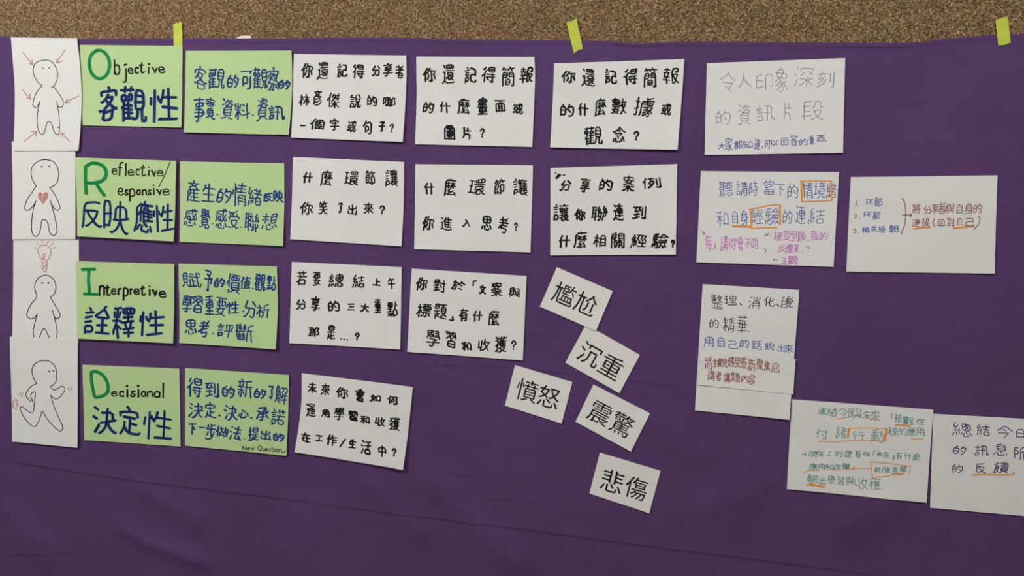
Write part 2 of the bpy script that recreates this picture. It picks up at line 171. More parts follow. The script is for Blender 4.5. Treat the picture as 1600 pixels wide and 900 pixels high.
# ------------------------------------------------------------------ pen strokes of each written character
# the built-in typeface is drawn on a small grid, thinned to its centre lines and followed into strokes
GRID = 110
def glyph_grid(ch):
    cu = bpy.data.curves.new('glyph', 'FONT'); cu.body = ch; cu.size = 1; cu.resolution_u = 6
    o = bpy.data.objects.new('glyph', cu); COL.objects.link(o)
    me = o.evaluated_get(bpy.context.evaluated_depsgraph_get()).to_mesh()
    me.calc_loop_triangles()
    V = np.array([v.co[:2] for v in me.vertices]); T = np.array([t.vertices[:] for t in me.loop_triangles])
    bpy.data.objects.remove(o); bpy.data.curves.remove(cu)
    lo, hi = V.min(0), V.max(0)
    V = (V - lo) * (GRID / max((hi - lo).max(), .3)) + 4
    W, H = (V.max(0) + 5).astype(int)
    img = np.zeros((H, W), bool)
    for t in T:
        a, b, c = V[t]
        x0, y0 = np.maximum(np.minimum(np.minimum(a, b), c).astype(int), 0)
        x1, y1 = np.maximum(np.maximum(a, b), c).astype(int) + 2
        X, Y = np.meshgrid(np.arange(x0, min(x1, W)) + .5, np.arange(y0, min(y1, H)) + .5)
        e = lambda p, q: (q[0] - p[0]) * (Y - p[1]) - (q[1] - p[1]) * (X - p[0])
        A, B, C = e(a, b), e(b, c), e(c, a)
        inside = ((A >= -1e-9) & (B >= -1e-9) & (C >= -1e-9)) | ((A <= 1e-9) & (B <= 1e-9) & (C <= 1e-9))
        img[y0:y0 + X.shape[0], x0:x0 + X.shape[1]] |= inside
    return img

def thin(im):
    im = im.astype(np.uint8)
    while True:
        moved = False
        for step in (0, 1):
            p = np.pad(im, 1)
            L = [p[:-2, 1:-1], p[:-2, 2:], p[1:-1, 2:], p[2:, 2:], p[2:, 1:-1], p[2:, :-2], p[1:-1, :-2], p[:-2, :-2]]
            B = sum(x.astype(int) for x in L)
            A = sum(((L[i] == 0) & (L[(i + 1) % 8] == 1)).astype(int) for i in range(8))
            if step == 0: c = (L[0] * L[2] * L[4] == 0) & (L[2] * L[4] * L[6] == 0)
            else: c = (L[0] * L[2] * L[6] == 0) & (L[0] * L[4] * L[6] == 0)
            r = (im == 1) & (B >= 2) & (B <= 6) & (A == 1) & c
            if r.any(): im = im.copy(); im[r] = 0; moved = True
        if not moved: return im

def follow(sk):
    pts = {(int(x), int(y)) for y, x in zip(*np.nonzero(sk))}
    def nb(p):
        r = [q for q in ((p[0] + 1, p[1]), (p[0] - 1, p[1]), (p[0], p[1] + 1), (p[0], p[1] - 1)) if q in pts]
        for dx, dy in ((1, 1), (1, -1), (-1, 1), (-1, -1)):
            q = (p[0] + dx, p[1] + dy)
            if q in pts and (p[0] + dx, p[1]) not in pts and (p[0], p[1] + dy) not in pts: r.append(q)
        return r
    order = sorted(pts)
    node = {p for p in order if len(nb(p)) != 2}
    seen, out = set(), []
    def walk(p, q):
        path = [p, q]; seen.add(frozenset((p, q)))
        while path[-1] not in node:
            n = [r for r in nb(path[-1]) if frozenset((path[-1], r)) not in seen]
            if not n: break
            seen.add(frozenset((path[-1], n[0]))); path.append(n[0])
        return path
    for p in sorted(node):
        ns = nb(p)
        if not ns: out.append([p, p])
        for q in ns:
            if frozenset((p, q)) not in seen: out.append(walk(p, q))
    for p in order:
        for q in nb(p):
            if frozenset((p, q)) not in seen: out.append(walk(p, q))
    return out

def simplify(P, e):
    if len(P) < 3: return P
    a, b = P[0], P[-1]; d = b - a; L = math.hypot(*d)
    D = np.hypot(*(P - a).T) if L < 1e-6 else np.abs(d[0] * (P[:, 1] - a[1]) - d[1] * (P[:, 0] - a[0])) / L
    i = int(D.argmax())
    if D[i] < e: return np.array([a, b])
    return np.vstack([simplify(P[:i + 1], e)[:-1], simplify(P[i:], e)])

def join_strokes(st, spur=6):
    st = [np.array(s, float) for s in st]
    deg = {}
    for s in st:
        for e in (tuple(s[0]), tuple(s[-1])): deg[e] = deg.get(e, 0) + 1
    out = []
    for s in st:
        e0, e1 = deg[tuple(s[0])], deg[tuple(s[-1])]
        if len(s) < spur and len(st) > 1 and ((e0 == 1 and e1 > 2) or (e1 == 1 and e0 > 2)): continue
        out.append(s)
    while True:
        best, ends = None, {}
        for i, s in enumerate(out):
            ends.setdefault(tuple(s[0]), []).append((i, 0)); ends.setdefault(tuple(s[-1]), []).append((i, 1))
        def way(i, e):
            s = out[i] if e == 0 else out[i][::-1]
            q = s[min(len(s) - 1, 8)] - s[0]
            return q / (math.hypot(*q) + 1e-9)
        for p, l in ends.items():
            for a in range(len(l)):
                for b in range(a + 1, len(l)):
                    if l[a][0] == l[b][0]: continue
                    c = float(-way(*l[a]) @ way(*l[b]))
                    if (c > .85 or len(l) == 2) and (best is None or c > best[0]): best = (c, l[a], l[b])
        if not best: return out
        _, (i, ei), (j, ej) = best
        A = out[i] if ei == 1 else out[i][::-1]; B = out[j] if ej == 0 else out[j][::-1]
        out = [s for k, s in enumerate(out) if k not in (i, j)] + [np.vstack([A, B[1:]])]

# shapes written quite unlike the typeface, as the photograph shows them (x, y in the character's box)
STROKES = {
    '?': [[(0, .25), (.25, .03), (.7, 0), (1, .17), (.95, .36), (.55, .55), (.45, .73)], [(.38, .96), (.5, 1)]],
    'l': [[(.5, 0), (.5, .5), (.55, 1)]],
    '了': [[(0, .06), (.5, .02), (.92, .04), (.9, .16), (.55, .38)], [(.55, .38), (.68, .7), (.55, .93), (.3, 1), (.08, .9)]],
    'cursive 的': [[(.3, 0), (.1, .24)], [(.1, .24), (.03, .62), (.08, .93), (.3, .96), (.44, .74), (.45, .3), (.12, .26)], [(.1, .6), (.43, .57)],
                  [(.7, .02), (.56, .36)], [(.64, .2), (.99, .2), (.96, .6), (.82, .9), (.66, 1)], [(.66, .5), (.8, .64)]],
}
STROKES = {k: [np.array(s, float) for s in v] for k, v in STROKES.items()}
def decode(ch):
    if ch not in STROKES:
        st = [simplify(s, 1.1) for s in join_strokes(follow(thin(glyph_grid(ch))))]
        A = np.vstack(st); lo, hi = A.min(0), A.max(0); sp = np.maximum(hi - lo, 1)
        res = []
        for s in st:
            q = (s - lo) / sp
            if hi[0] - lo[0] < 6: q[:, 0] = .5
            if hi[1] - lo[1] < 8: q[:, 1] = .5 - (s[:, 1] - lo[1]) / 60
            q[:, 1] = 1 - q[:, 1]
            res.append(q)
        STROKES[ch] = res
    return STROKES[ch]

# ------------------------------------------------------------------ pixel of the photograph -> point on the wall plane
def wall_point(px, py, depth=0.006):
    """array of photo pixels -> (X, Z) on the plane y = -depth"""
    x = (np.asarray(px, float) - 800) / FOC
    z = -(np.asarray(py, float) - 450) / FOC
    y = np.ones_like(x)
    c, s = math.cos(PITCH), math.sin(PITCH)
    y, z = c * y - s * z, s * y + c * z
    c, s = math.cos(YAW), math.sin(YAW)
    x, y = c * x - s * y, s * x + c * y
    t = (DIST - depth) / y
    return x * t, z * t + EYE

# ------------------------------------------------------------------ helpers
def srgb(r, g, b):
    def f(v):
        v /= 255
        return v / 12.92 if v <= 0.04045 else ((v + 0.055) / 1.055) ** 2.4
    return (f(r), f(g), f(b), 1)

def mat(name, col, rough=0.7, spec=0.3):
    m = bpy.data.materials.new(name)
    m.use_nodes = True
    b = m.node_tree.nodes['Principled BSDF']
    b.inputs['Base Color'].default_value = col if len(col) == 4 else (*col, 1)
    b.inputs['Roughness'].default_value = rough
    b.inputs['Specular IOR Level'].default_value = spec
    return m, m.node_tree, b

def add(nt, kind, **kw):
    n = nt.nodes.new(kind)
    for k, v in kw.items():
        setattr(n, k, v)
    return n

def mesh_obj(name, verts, faces, material, parent=None, smooth=False, mats=None, midx=None):
    me = bpy.data.meshes.new(name)
    verts = np.asarray(verts, dtype=np.float32)
    sizes = np.array([len(f) for f in faces], dtype=np.int32) if not isinstance(faces, np.ndarray) else np.full(len(faces), faces.shape[1], np.int32)
    loops = np.concatenate([np.asarray(f, dtype=np.int32) for f in faces]) if not isinstance(faces, np.ndarray) else faces.astype(np.int32).ravel()
    me.vertices.add(len(verts)); me.vertices.foreach_set('co', verts.ravel())
    me.loops.add(len(loops)); me.loops.foreach_set('vertex_index', loops)
    me.polygons.add(len(sizes))
    starts = np.concatenate([[0], np.cumsum(sizes)[:-1]]).astype(np.int32)
    me.polygons.foreach_set('loop_start', starts)
    me.polygons.foreach_set('loop_total', sizes)
    if smooth:
        me.polygons.foreach_set('use_smooth', np.ones(len(sizes), bool))
    for m in (mats or [material]):
        me.materials.append(m)
    if midx is not None:
        me.polygons.foreach_set('material_index', np.asarray(midx, dtype=np.int32))
    me.update(calc_edges=True)
    me.validate()
    o = bpy.data.objects.new(name, me)
    COL.objects.link(o)
    if parent:
        o.parent = parent
    return o

def tag(o, label=None, cat=None, group=None, kind=None):
    if label: o['label'] = label
    if cat: o['category'] = cat
    if group: o['group'] = group
    if kind: o['kind'] = kind
    return o

def box(name, x0, x1, y0, y1, z0, z1, m):
    v = [(x, y, z) for x in (x0, x1) for y in (y0, y1) for z in (z0, z1)]
    f = [(0, 1, 3, 2), (4, 6, 7, 5), (0, 4, 5, 1), (2, 3, 7, 6), (0, 2, 6, 4), (1, 5, 7, 3)]
    return mesh_obj(name, v, f, m)

# smooth value noise in numpy
def vnoise(x, y, seed):
    r = np.random.RandomState(seed)
    g = r.rand(64, 64)
    xi, yi = np.floor(x).astype(int), np.floor(y).astype(int)
    fx, fy = x - xi, y - yi
    fx, fy = fx * fx * (3 - 2 * fx), fy * fy * (3 - 2 * fy)
    a = g[xi % 64, yi % 64]; b = g[(xi + 1) % 64, yi % 64]
    c = g[xi % 64, (yi + 1) % 64]; d = g[(xi + 1) % 64, (yi + 1) % 64]
    return (a * (1 - fx) + b * fx) * (1 - fy) + (c * (1 - fx) + d * fx) * fy - 0.5

# ------------------------------------------------------------------ materials
def fabric_wall_mat():
    m, nt, b = mat('looped_wall_carpet', (0.2, 0.14, 0.1), 0.95, 0.1)
    tc = add(nt, 'ShaderNodeTexCoord')
    v = add(nt, 'ShaderNodeTexVoronoi'); v.inputs['Scale'].default_value = 260
    nt.links.new(tc.outputs['Object'], v.inputs['Vector'])
    r = add(nt, 'ShaderNodeValToRGB')
    sep = add(nt, 'ShaderNodeSeparateColor')
    nt.links.new(v.outputs['Color'], sep.inputs[0])
    nt.links.new(sep.outputs[0], r.inputs[0])
    cr = r.color_ramp
    cr.elements[0].color = srgb(92, 66, 42); cr.elements[1].color = srgb(186, 160, 128)
    for p, c in ((0.25, srgb(122, 92, 64)), (0.5, srgb(142, 116, 82)), (0.75, srgb(158, 130, 98))):
        e = cr.elements.new(p); e.color = c
    n = add(nt, 'ShaderNodeTexNoise'); n.inputs['Scale'].default_value = 9; n.inputs['Detail'].default_value = 3
    nt.links.new(tc.outputs['Object'], n.inputs['Vector'])
    mix = add(nt, 'ShaderNodeMix', data_type='RGBA', blend_type='MULTIPLY'); mix.inputs[0].default_value = 0.6
    r2 = add(nt, 'ShaderNodeValToRGB')
    r2.color_ramp.elements[0].position = 0.3; r2.color_ramp.elements[0].color = (0.62, 0.7, 0.6, 1)
    r2.color_ramp.elements[1].position = 0.7; r2.color_ramp.elements[1].color = (1, 0.88, 0.82, 1)
    nt.links.new(n.outputs[0], r2.inputs[0])
    nt.links.new(r.outputs[0], mix.inputs[6]); nt.links.new(r2.outputs[0], mix.inputs[7])
    nt.links.new(mix.outputs[2], b.inputs['Base Color'])
    bp = add(nt, 'ShaderNodeBump'); bp.inputs['Strength'].default_value = 0.8; bp.inputs['Distance'].default_value = 0.002
    bp.invert = True
    nt.links.new(v.outputs['Distance'], bp.inputs['Height'])
    nt.links.new(bp.outputs[0], b.inputs['Normal'])
    return m

def tuft_mat():
    m, nt, b = mat('carpet_yarn', (0.3, 0.2, 0.1), 0.95, 0.1)
    at = add(nt, 'ShaderNodeAttribute', attribute_name='yarn', attribute_type='GEOMETRY')
    r = add(nt, 'ShaderNodeValToRGB')
    cr = r.color_ramp
    cr.elements[0].color = srgb(*YARN[0]); cr.elements[1].color = srgb(*YARN[4])
    for p, c in ((0.25, YARN[1]), (0.5, YARN[2]), (0.8, YARN[3])):
        e = cr.elements.new(p); e.color = srgb(*c)
    nt.links.new(at.outputs['Fac'], r.inputs[0])
    tc = add(nt, 'ShaderNodeTexCoord')
    n = add(nt, 'ShaderNodeTexNoise'); n.inputs['Scale'].default_value = 14; n.inputs['Detail'].default_value = 4
    nt.links.new(tc.outputs['Object'], n.inputs['Vector'])
    r2 = add(nt, 'ShaderNodeValToRGB')
    r2.color_ramp.elements[0].position = 0.35; r2.color_ramp.elements[0].color = (0.92, 0.90, 0.74, 1)
    r2.color_ramp.elements[1].position = 0.65; r2.color_ramp.elements[1].color = (1.0, 0.86, 0.74, 1)
    nt.links.new(n.outputs[0], r2.inputs[0])
    mix = add(nt, 'ShaderNodeMix', data_type='RGBA', blend_type='MULTIPLY'); mix.inputs[0].default_value = 0.8
    nt.links.new(r.outputs[0], mix.inputs[6]); nt.links.new(r2.outputs[0], mix.inputs[7])
    nt.links.new(mix.outputs[2], b.inputs['Base Color'])
    return m
YARN = [(78, 60, 46), (112, 90, 70), (132, 110, 86), (152, 130, 104), (188, 168, 140)]

def cloth_mat():
    m, nt, b = mat('purple_cotton', (0.12, 0.06, 0.2), 0.85, 0.1)
    tc = add(nt, 'ShaderNodeTexCoord')
    n = add(nt, 'ShaderNodeTexNoise'); n.inputs['Scale'].default_value = 4; n.inputs['Detail'].default_value = 5
    nt.links.new(tc.outputs['Object'], n.inputs['Vector'])
    r = add(nt, 'ShaderNodeValToRGB')
    r.color_ramp.elements[0].position = 0.3; r.color_ramp.elements[0].color = (0.092, 0.045, 0.134, 1)
    r.color_ramp.elements[1].position = 0.7; r.color_ramp.elements[1].color = (0.108, 0.053, 0.156, 1)
    nt.links.new(n.outputs[0], r.inputs[0])
    nt.links.new(r.outputs[0], b.inputs['Base Color'])
    # weave + faint crumple
    w = add(nt, 'ShaderNodeTexNoise'); w.inputs['Scale'].default_value = 420; w.inputs['Detail'].default_value = 1
    mp = add(nt, 'ShaderNodeMapping'); mp.inputs['Scale'].default_value = (1, 1, 0.35)
    nt.links.new(tc.outputs['Object'], mp.inputs[0]); nt.links.new(mp.outputs[0], w.inputs['Vector'])
    w2 = add(nt, 'ShaderNodeTexNoise'); w2.inputs['Scale'].default_value = 11; w2.inputs['Detail'].default_value = 4
    w2.inputs['Distortion'].default_value = 0.6
    nt.links.new(tc.outputs['Object'], w2.inputs['Vector'])
    b1 = add(nt, 'ShaderNodeBump'); b1.inputs['Strength'].default_value = 0.3; b1.inputs['Distance'].default_value = 0.0008
    b2 = add(nt, 'ShaderNodeBump'); b2.inputs['Strength'].default_value = 0.3; b2.inputs['Distance'].default_value = 0.010
    nt.links.new(w.outputs[0], b1.inputs['Height']); nt.links.new(w2.outputs[0], b2.inputs['Height'])
    nt.links.new(b1.outputs[0], b2.inputs['Normal']); nt.links.new(b2.outputs[0], b.inputs['Normal'])
    return m

def paper_mat(name, c0, c1):
    m, nt, b = mat(name, c0, 0.75, 0.2)
    tc = add(nt, 'ShaderNodeTexCoord')
    n = add(nt, 'ShaderNodeTexNoise'); n.inputs['Scale'].default_value = 7; n.inputs['Detail'].default_value = 6
    nt.links.new(tc.outputs['Object'], n.inputs['Vector'])
    r = add(nt, 'ShaderNodeValToRGB')
    r.color_ramp.elements[0].position = 0.3; r.color_ramp.elements[0].color = (*c0, 1)
    r.color_ramp.elements[1].position = 0.7; r.color_ramp.elements[1].color = (*c1, 1)
    nt.links.new(n.outputs[0], r.inputs[0]); nt.links.new(r.outputs[0], b.inputs['Base Color'])
    n2 = add(nt, 'ShaderNodeTexNoise'); n2.inputs['Scale'].default_value = 11; n2.inputs['Detail'].default_value = 3
    nt.links.new(tc.outputs['Object'], n2.inputs['Vector'])
    bp = add(nt, 'ShaderNodeBump'); bp.inputs['Strength'].default_value = 0.25; bp.inputs['Distance'].default_value = 0.003
    nt.links.new(n2.outputs[0], bp.inputs['Height']); nt.links.new(bp.outputs[0], b.inputs['Normal'])
    return m

def ink_mat(name, rgb, rough=0.6):
    m, nt, b = mat(name, srgb(*rgb), rough, 0.1)
    tc = add(nt, 'ShaderNodeTexCoord')
    n = add(nt, 'ShaderNodeTexNoise'); n.inputs['Scale'].default_value = 120; n.inputs['Detail'].default_value = 2
    nt.links.new(tc.outputs['Object'], n.inputs['Vector'])
    mix = add(nt, 'ShaderNodeMix', data_type='RGBA')
    c = srgb(*rgb)
    mix.inputs[6].default_value = tuple(v * 0.8 for v in c[:3]) + (1,)
    mix.inputs[7].default_value = tuple(min(1, v * 1.25 + 0.004) for v in c[:3]) + (1,)
    nt.links.new(n.outputs[0], mix.inputs[0]); nt.links.new(mix.outputs[2], b.inputs['Base Color'])
    return m

MP = {'WP': paper_mat('white_paper', (0.745, 0.735, 0.70), (0.775, 0.765, 0.735)),
      'GP': paper_mat('green_paper', (0.47, 0.635, 0.295), (0.50, 0.665, 0.32)),
      'WC': paper_mat('white_card', (0.77, 0.75, 0.70), (0.80, 0.78, 0.73))}
INK = {'black_ink': (24, 23, 24), 'blue_marker': (26, 58, 122), 'blue_marker_core': (16, 30, 78),
       'green_marker': (22, 146, 74), 'green_marker_core': (14, 118, 58), 'grey_pencil': (118, 122, 152), 'violet_ink': (78, 72, 150),
       'thin_blue_ink': (70, 90, 160), 'pink_ink': (196, 108, 188), 'red_ink': (146, 70, 86),
       'brown_ink': (146, 76, 62), 'teal_ink': (92, 140, 136), 'purple_ink': (60, 44, 98),
       'orange_marker': (230, 146, 62), 'charcoal_ink': (48, 44, 44), 'pale_red_ink': (188, 104, 102), 'print_ink': (22, 21, 22)}
MI = {k: ink_mat(k, v) for k, v in INK.items()}
INK_WORDS = {'black_ink': 'black handwriting', 'blue_marker': 'dark blue marker writing', 'green_marker': 'big green marker letter',
             'grey_pencil': 'faint grey writing', 'violet_ink': 'small violet handwriting', 'thin_blue_ink': 'thin blue handwriting',
             'pink_ink': 'pink handwriting', 'red_ink': 'brownish red handwriting', 'brown_ink': 'reddish brown handwriting',
             'teal_ink': 'faint green handwriting', 'purple_ink': 'dark purple handwriting', 'orange_marker': 'orange marker lines and boxes',
             'charcoal_ink': 'dark outline doodle figure', 'pale_red_ink': 'thin red pen marks', 'print_ink': 'printed black characters'}
M_WALL, M_CLOTH = fabric_wall_mat(), cloth_mat()

# ------------------------------------------------------------------ setting: wall, floor
XL, XR, ZT = -3.0, 2.2, 3.0
tag(box('wall_back', XL, XR, 0.0024, 0.08, 0, ZT, M_WALL), kind='structure')
m_floor, nt, b = mat('floor_carpet', (0.16, 0.13, 0.11), 0.95, 0.1)
n = add(nt, 'ShaderNodeTexNoise'); n.inputs['Scale'].default_value = 300
r = add(nt, 'ShaderNodeValToRGB'); r.color_ramp.elements[0].color = (0.08, 0.06, 0.05, 1); r.color_ramp.elements[1].color = (0.28, 0.22, 0.17, 1)
nt.links.new(n.outputs[0], r.inputs[0]); nt.links.new(r.outputs[0], b.inputs['Base Color'])
tag(box('floor', XL, XR, -3.6, 0.08, -0.06, 0, m_floor), kind='structure')

# top edge of the cloth, in photo pixels
EDGE_PX = [(0, 56.5), (60, 57.5), (125, 60.5), (240, 59.5), (350, 59.3), (440, 60), (500, 58.5), (560, 58), (640, 59), (700, 61), (800, 62),
           (885, 62.5), (960, 63.5), (985, 66.5), (1012, 67.2), (1045, 65), (1080, 64), (1160, 65), (1300, 66), (1400, 66.5), (1440, 65),
           (1470, 60.5), (1510, 57.5), (1555, 53.8), (1600, 52.5)]
ex, ez = wall_point([p[0] for p in EDGE_PX], [p[1] for p in EDGE_PX], 0.004)
CX0, CX1 = ex[0] - 0.22, ex[-1] + 0.40
def edge_z(x):
    return np.interp(x, ex, ez, left=None, right=None) + np.where(x < ex[0], (ex[0] - x) * 0.01, 0) - np.where(x > ex[-1], (x - ex[-1]) * 0.03, 0)

# looped pile of the wall covering, built as small yarn tufts over the strip in view
def build_pile():
    rnd = np.random.RandomState(4)
    s = 0.0031
    nx, nz = int((CX1 - CX0 + 0.2) / s), 72
    gx, gz = np.meshgrid(np.arange(nx), np.arange(nz))
    X = CX0 - 0.1 + (gx + 0.5 * (gz % 2)) * s + rnd.uniform(-.3, .3, gx.shape) * s
    Z = (gz - 5) * s * 0.9 + rnd.uniform(-.3, .3, gx.shape) * s
    X, Z = X.ravel(), Z.ravel()
    Z = Z + edge_z(X) * 1.0 - 0.008
    X, Z = X[Z < 2.35], Z[Z < 2.35]
    k = len(X)
    R = s * rnd.uniform(0.5, 0.75, k); A = rnd.uniform(0, 6.28, k); Hh = rnd.uniform(0.0012, 0.0026, k)
    el = rnd.uniform(1.0, 1.6, k)
    V = np.zeros((k, 6, 3), np.float32)
    th = rnd.uniform(0, 6.28, k)
    for j in range(5):
        a = th + j * 2 * math.pi / 5
        dx, dz = np.cos(a) * R * el, np.sin(a) * R
        V[:, j, 0] = X + dx * np.cos(A) - dz * np.sin(A)
        V[:, j, 2] = Z + dx * np.sin(A) + dz * np.cos(A)
        V[:, j, 1] = 0.0026
    V[:, 5, 0] = X; V[:, 5, 2] = Z; V[:, 5, 1] = 0.0022 - Hh
    base = (np.arange(k) * 6)[:, None, None]
    tri = np.array([[j, (j + 1) % 5, 5] for j in range(5)])
    F = (base + tri[None]).reshape(-1, 3)
    V[:, :, 2] = V[:, :, 2]
    o = mesh_obj('carpet_pile', V.reshape(-1, 3), F, tuft_mat(), smooth=True)
    at = o.data.attributes.new('yarn', 'FLOAT', 'POINT')
    at.data.foreach_set('value', np.repeat(rnd.rand(k).astype(np.float32), 6))
    return o
pile = build_pile()
wall_obj = bpy.data.objects['wall_back']
pile.parent = wall_obj
tag(pile, kind='stuff')

# ------------------------------------------------------------------ the purple cloth
# creases: (strength mm, width m, reach m, pixel polyline)
CREASES = [
 (0.8, 0.0022, 0.030, [(0, 719), (80, 731), (162, 744), (300, 762), (400, 774), (500, 786)]),
 (0.6, 0.0025, 0.025, [(450, 781), (601, 800), (771, 820), (950, 845), (1100, 864), (1275, 886), (1420, 905)]),
 (0.45, 0.002, 0.02, [(640, 570), (700, 571), (780, 573), (893, 583), (1000, 596), (1085, 607)]),
 (0.5, 0.002, 0.012, [(639, 719), (677, 730), (715, 742), (745, 745)]),
 (0.3, 0.002, 0.01, [(737, 779), (790, 781), (843, 787)]),
 (0.4, 0.002, 0.01, [(0, 867), (60, 865), (125, 864)]),
 (0.35, 0.002, 0.01, [(670, 680), (676, 705), (678, 728)]),
 (0.4, 0.002, 0.02, [(440, 305), (640, 311), (840, 318), (860, 319)]),
 (0.5, 0.002, 0.014, [(1300, 73), (1360, 73.5), (1400, 74), (1436, 72)]),
 (0.6, 0.002, 0.010, [(955, 68), (985, 71), (1015, 71), (1045, 68)]),
 (0.35, 0.002, 0.008, [(355, 66), (400, 67), (430, 66)]),
 (0.3, 0.002, 0.008, [(715, 67), (735, 68), (748, 67)]),
 (0.35, 0.002, 0.014, [(1062, 365), (1085, 395), (1108, 432)]),
 (0.3, 0.002, 0.01, [(745, 725), (765, 722), (790, 727)]),
 (0.3, 0.002, 0.01, [(820, 700), (835, 706), (850, 698)]),
]
# wide soft folds: (height mm, half width m, pixel polyline)
FOLDS = [
 (2.4, 0.030, [(205, 745), (240, 775), (281, 796), (330, 830)]),
 (3.0, 0.026, [(175, 815), (230, 845), (290, 868), (345, 885)]),
 (2.4, 0.030, [(0, 785), (45, 825), (94, 864)]),
 (2.0, 0.035, [(0, 820), (50, 855), (90, 890)]),
 (3.2, 0.040, [(645, 725), (700, 775), (745, 825), (800, 872), (840, 900)]),
 (2.0, 0.035, [(560, 740), (620, 800), (680, 850)]),
 (1.6, 0.030, [(130, 245), (190, 222), (240, 200)]),
 (1.5, 0.030, [(1050, 330), (1085, 375), (1130, 430)]),
 (2.2, 0.04, [(1080, 800), (1180, 765), (1230, 745)]),
 (2.0, 0.04, [(1290, 830), (1360, 800), (1420, 790)]),
 (1.6, 0.03, [(1000, 640), (1060, 690), (1120, 730)]),
 (1.2, 0.03, [(430, 60), (440, 250), (446, 420), (455, 560)]),
 (1.5, 0.03, [(850, 300), (845, 420), (838, 560)]),
 (1.4, 0.03, [(1083, 80), (1083, 250), (1075, 420)]),
 (1.3, 0.03, [(640, 420), (655, 560), (675, 720)]),
 (-1.6, 0.03, [(1385, 440), (1400, 540), (1395, 640)]),
 (1.3, 0.03, [(1180, 700), (1150, 760), (1160, 840)]),
]
def seg_field(X, Z, pl):
    """unsigned distance, signed side and end-fade along a world polyline"""
    best = np.full(X.shape, 1e9); side = np.zeros(X.shape); par = np.zeros(X.shape)
    L = [0]
    for a, b_ in zip(pl[:-1], pl[1:]):
        L.append(L[-1] + math.hypot(b_[0] - a[0], b_[1] - a[1]))
    for i, (a, b_) in enumerate(zip(pl[:-1], pl[1:])):
        dx, dz = b_[0] - a[0], b_[1] - a[1]
        l2 = dx * dx + dz * dz
        t = np.clip(((X - a[0]) * dx + (Z - a[1]) * dz) / l2, 0, 1)
        d = np.hypot(X - a[0] - t * dx, Z - a[1] - t * dz)
        s = np.sign(dx * (Z - a[1]) - dz * (X - a[0]))
        m_ = d < best
        best = np.where(m_, d, best); side = np.where(m_, s, side)
        par = np.where(m_, (L[i] + t * math.sqrt(l2)) / L[-1], par)
    return best, side, par
def world_poly(pl):
    a, b_ = wall_point([p[0] for p in pl], [p[1] for p in pl], 0.004)
    return list(zip(a, b_))
FOLDS_W = [(h, w, world_poly(p)) for h, w, p in FOLDS]
CREASES_W = [(h, w, r, world_poly(p)) for h, w, r, p in CREASES]
def h_low(X, Z):
    X, Z = np.asarray(X, float), np.asarray(Z, float)
    h = 0.0035 + 0.0022 * vnoise(X * 3.1 + 7, Z * 3.3 + 5, 1) + 0.0012 * vnoise(X * 7 - Z * 4 + 40, Z * 6 + 9, 2)
    for a, w, pl in FOLDS_W:
        d, s, t = seg_field(X, Z, pl)
        h = h + a * 0.0024 * np.exp(-(d / w) ** 2) * np.clip(np.sin(np.clip(t, 0.02, 0.98) * math.pi) * 2, 0, 1)
    return np.maximum(h, 0.0026)
def h_high(X, Z):
    h = 0.0009 * vnoise(X * 22 + Z * 9 + 50, Z * 26 + 20, 3) + 0.0004 * vnoise(X * 50 + 30, Z * 70 + Z * 0, 6)
    for a, w, r, pl in CREASES_W:
        a = a * 3.0
        d, s, t = seg_field(X, Z, pl)
        sd = d * s
        fade = np.clip(np.sin(np.clip(t, 0.01, 0.99) * math.pi) * 3, 0, 1)
        h = h + a * 0.001 * fade * (np.tanh(sd / w) * np.exp(-d / (r * 0.7)) * 0.55 + 0.5 * np.exp(-(d / w) ** 2))
    return h

def build_cloth():
    nx, nz = 520, 700
    zb = 0.12
    u = np.linspace(0, 1, nx); v = np.linspace(0, 1, nz)
    U, Vv = np.meshgrid(u, v)
    X = CX0 + U * (CX1 - CX0)
    top = edge_z(X)
    Vc = Vv ** 1.12
    Z = top + (zb - top) * Vc
    d = top - Z
    y = h_low(X, Z) + h_high(X, Z)
    y = y + 0.0007 * np.exp(-((d - 0.006) / 0.004) ** 2) - 0.0004 * np.exp(-((d - 0.013) / 0.003) ** 2)
    y = np.where(Z < 0.5, y + (0.5 - Z) * 0.01 * (1 + np.sin(X * 18)), y)
    y[0] = 0.0018
    V = np.stack([X, -y, Z], -1).reshape(-1, 3)
    I = np.arange(nx * nz).reshape(nz, nx)
    F = np.stack([I[:-1, :-1], I[1:, :-1], I[1:, 1:], I[:-1, 1:]], -1).reshape(-1, 4)
    o = mesh_obj('purple_cloth', V, F, M_CLOTH, smooth=True)
    sm = o.modifiers.new('thickness', 'SOLIDIFY'); sm.thickness = 0.0005; sm.offset = -1
    es = o.modifiers.new('crisp_rim', 'EDGE_SPLIT'); es.split_angle = math.radians(50)
    return o
cloth = build_cloth()
tag(cloth, 'large creased purple cloth taped to the brown carpeted wall', 'cloth')

# ------------------------------------------------------------------ paper sheets
def resample(pts, t):
    p = np.array(pts, float)
    if len(p) > 2:   # smooth through the points
        L = np.concatenate([[0], np.cumsum(np.hypot(*np.diff(p, axis=0).T))]); L /= L[-1]
        lin = np.stack([np.interp(t, L, p[:, 0]), np.interp(t, L, p[:, 1])], -1)
        k = np.array([1, 2, 3, 2, 1.]) / 9
        q = lin.copy()
        for c in (0, 1):
            e = np.pad(lin[:, c], 2, mode='reflect', reflect_type='odd'); q[:, c] = np.convolve(e, k, 'valid')
        return q
    return p[0] + (p[1] - p[0]) * t[:, None]

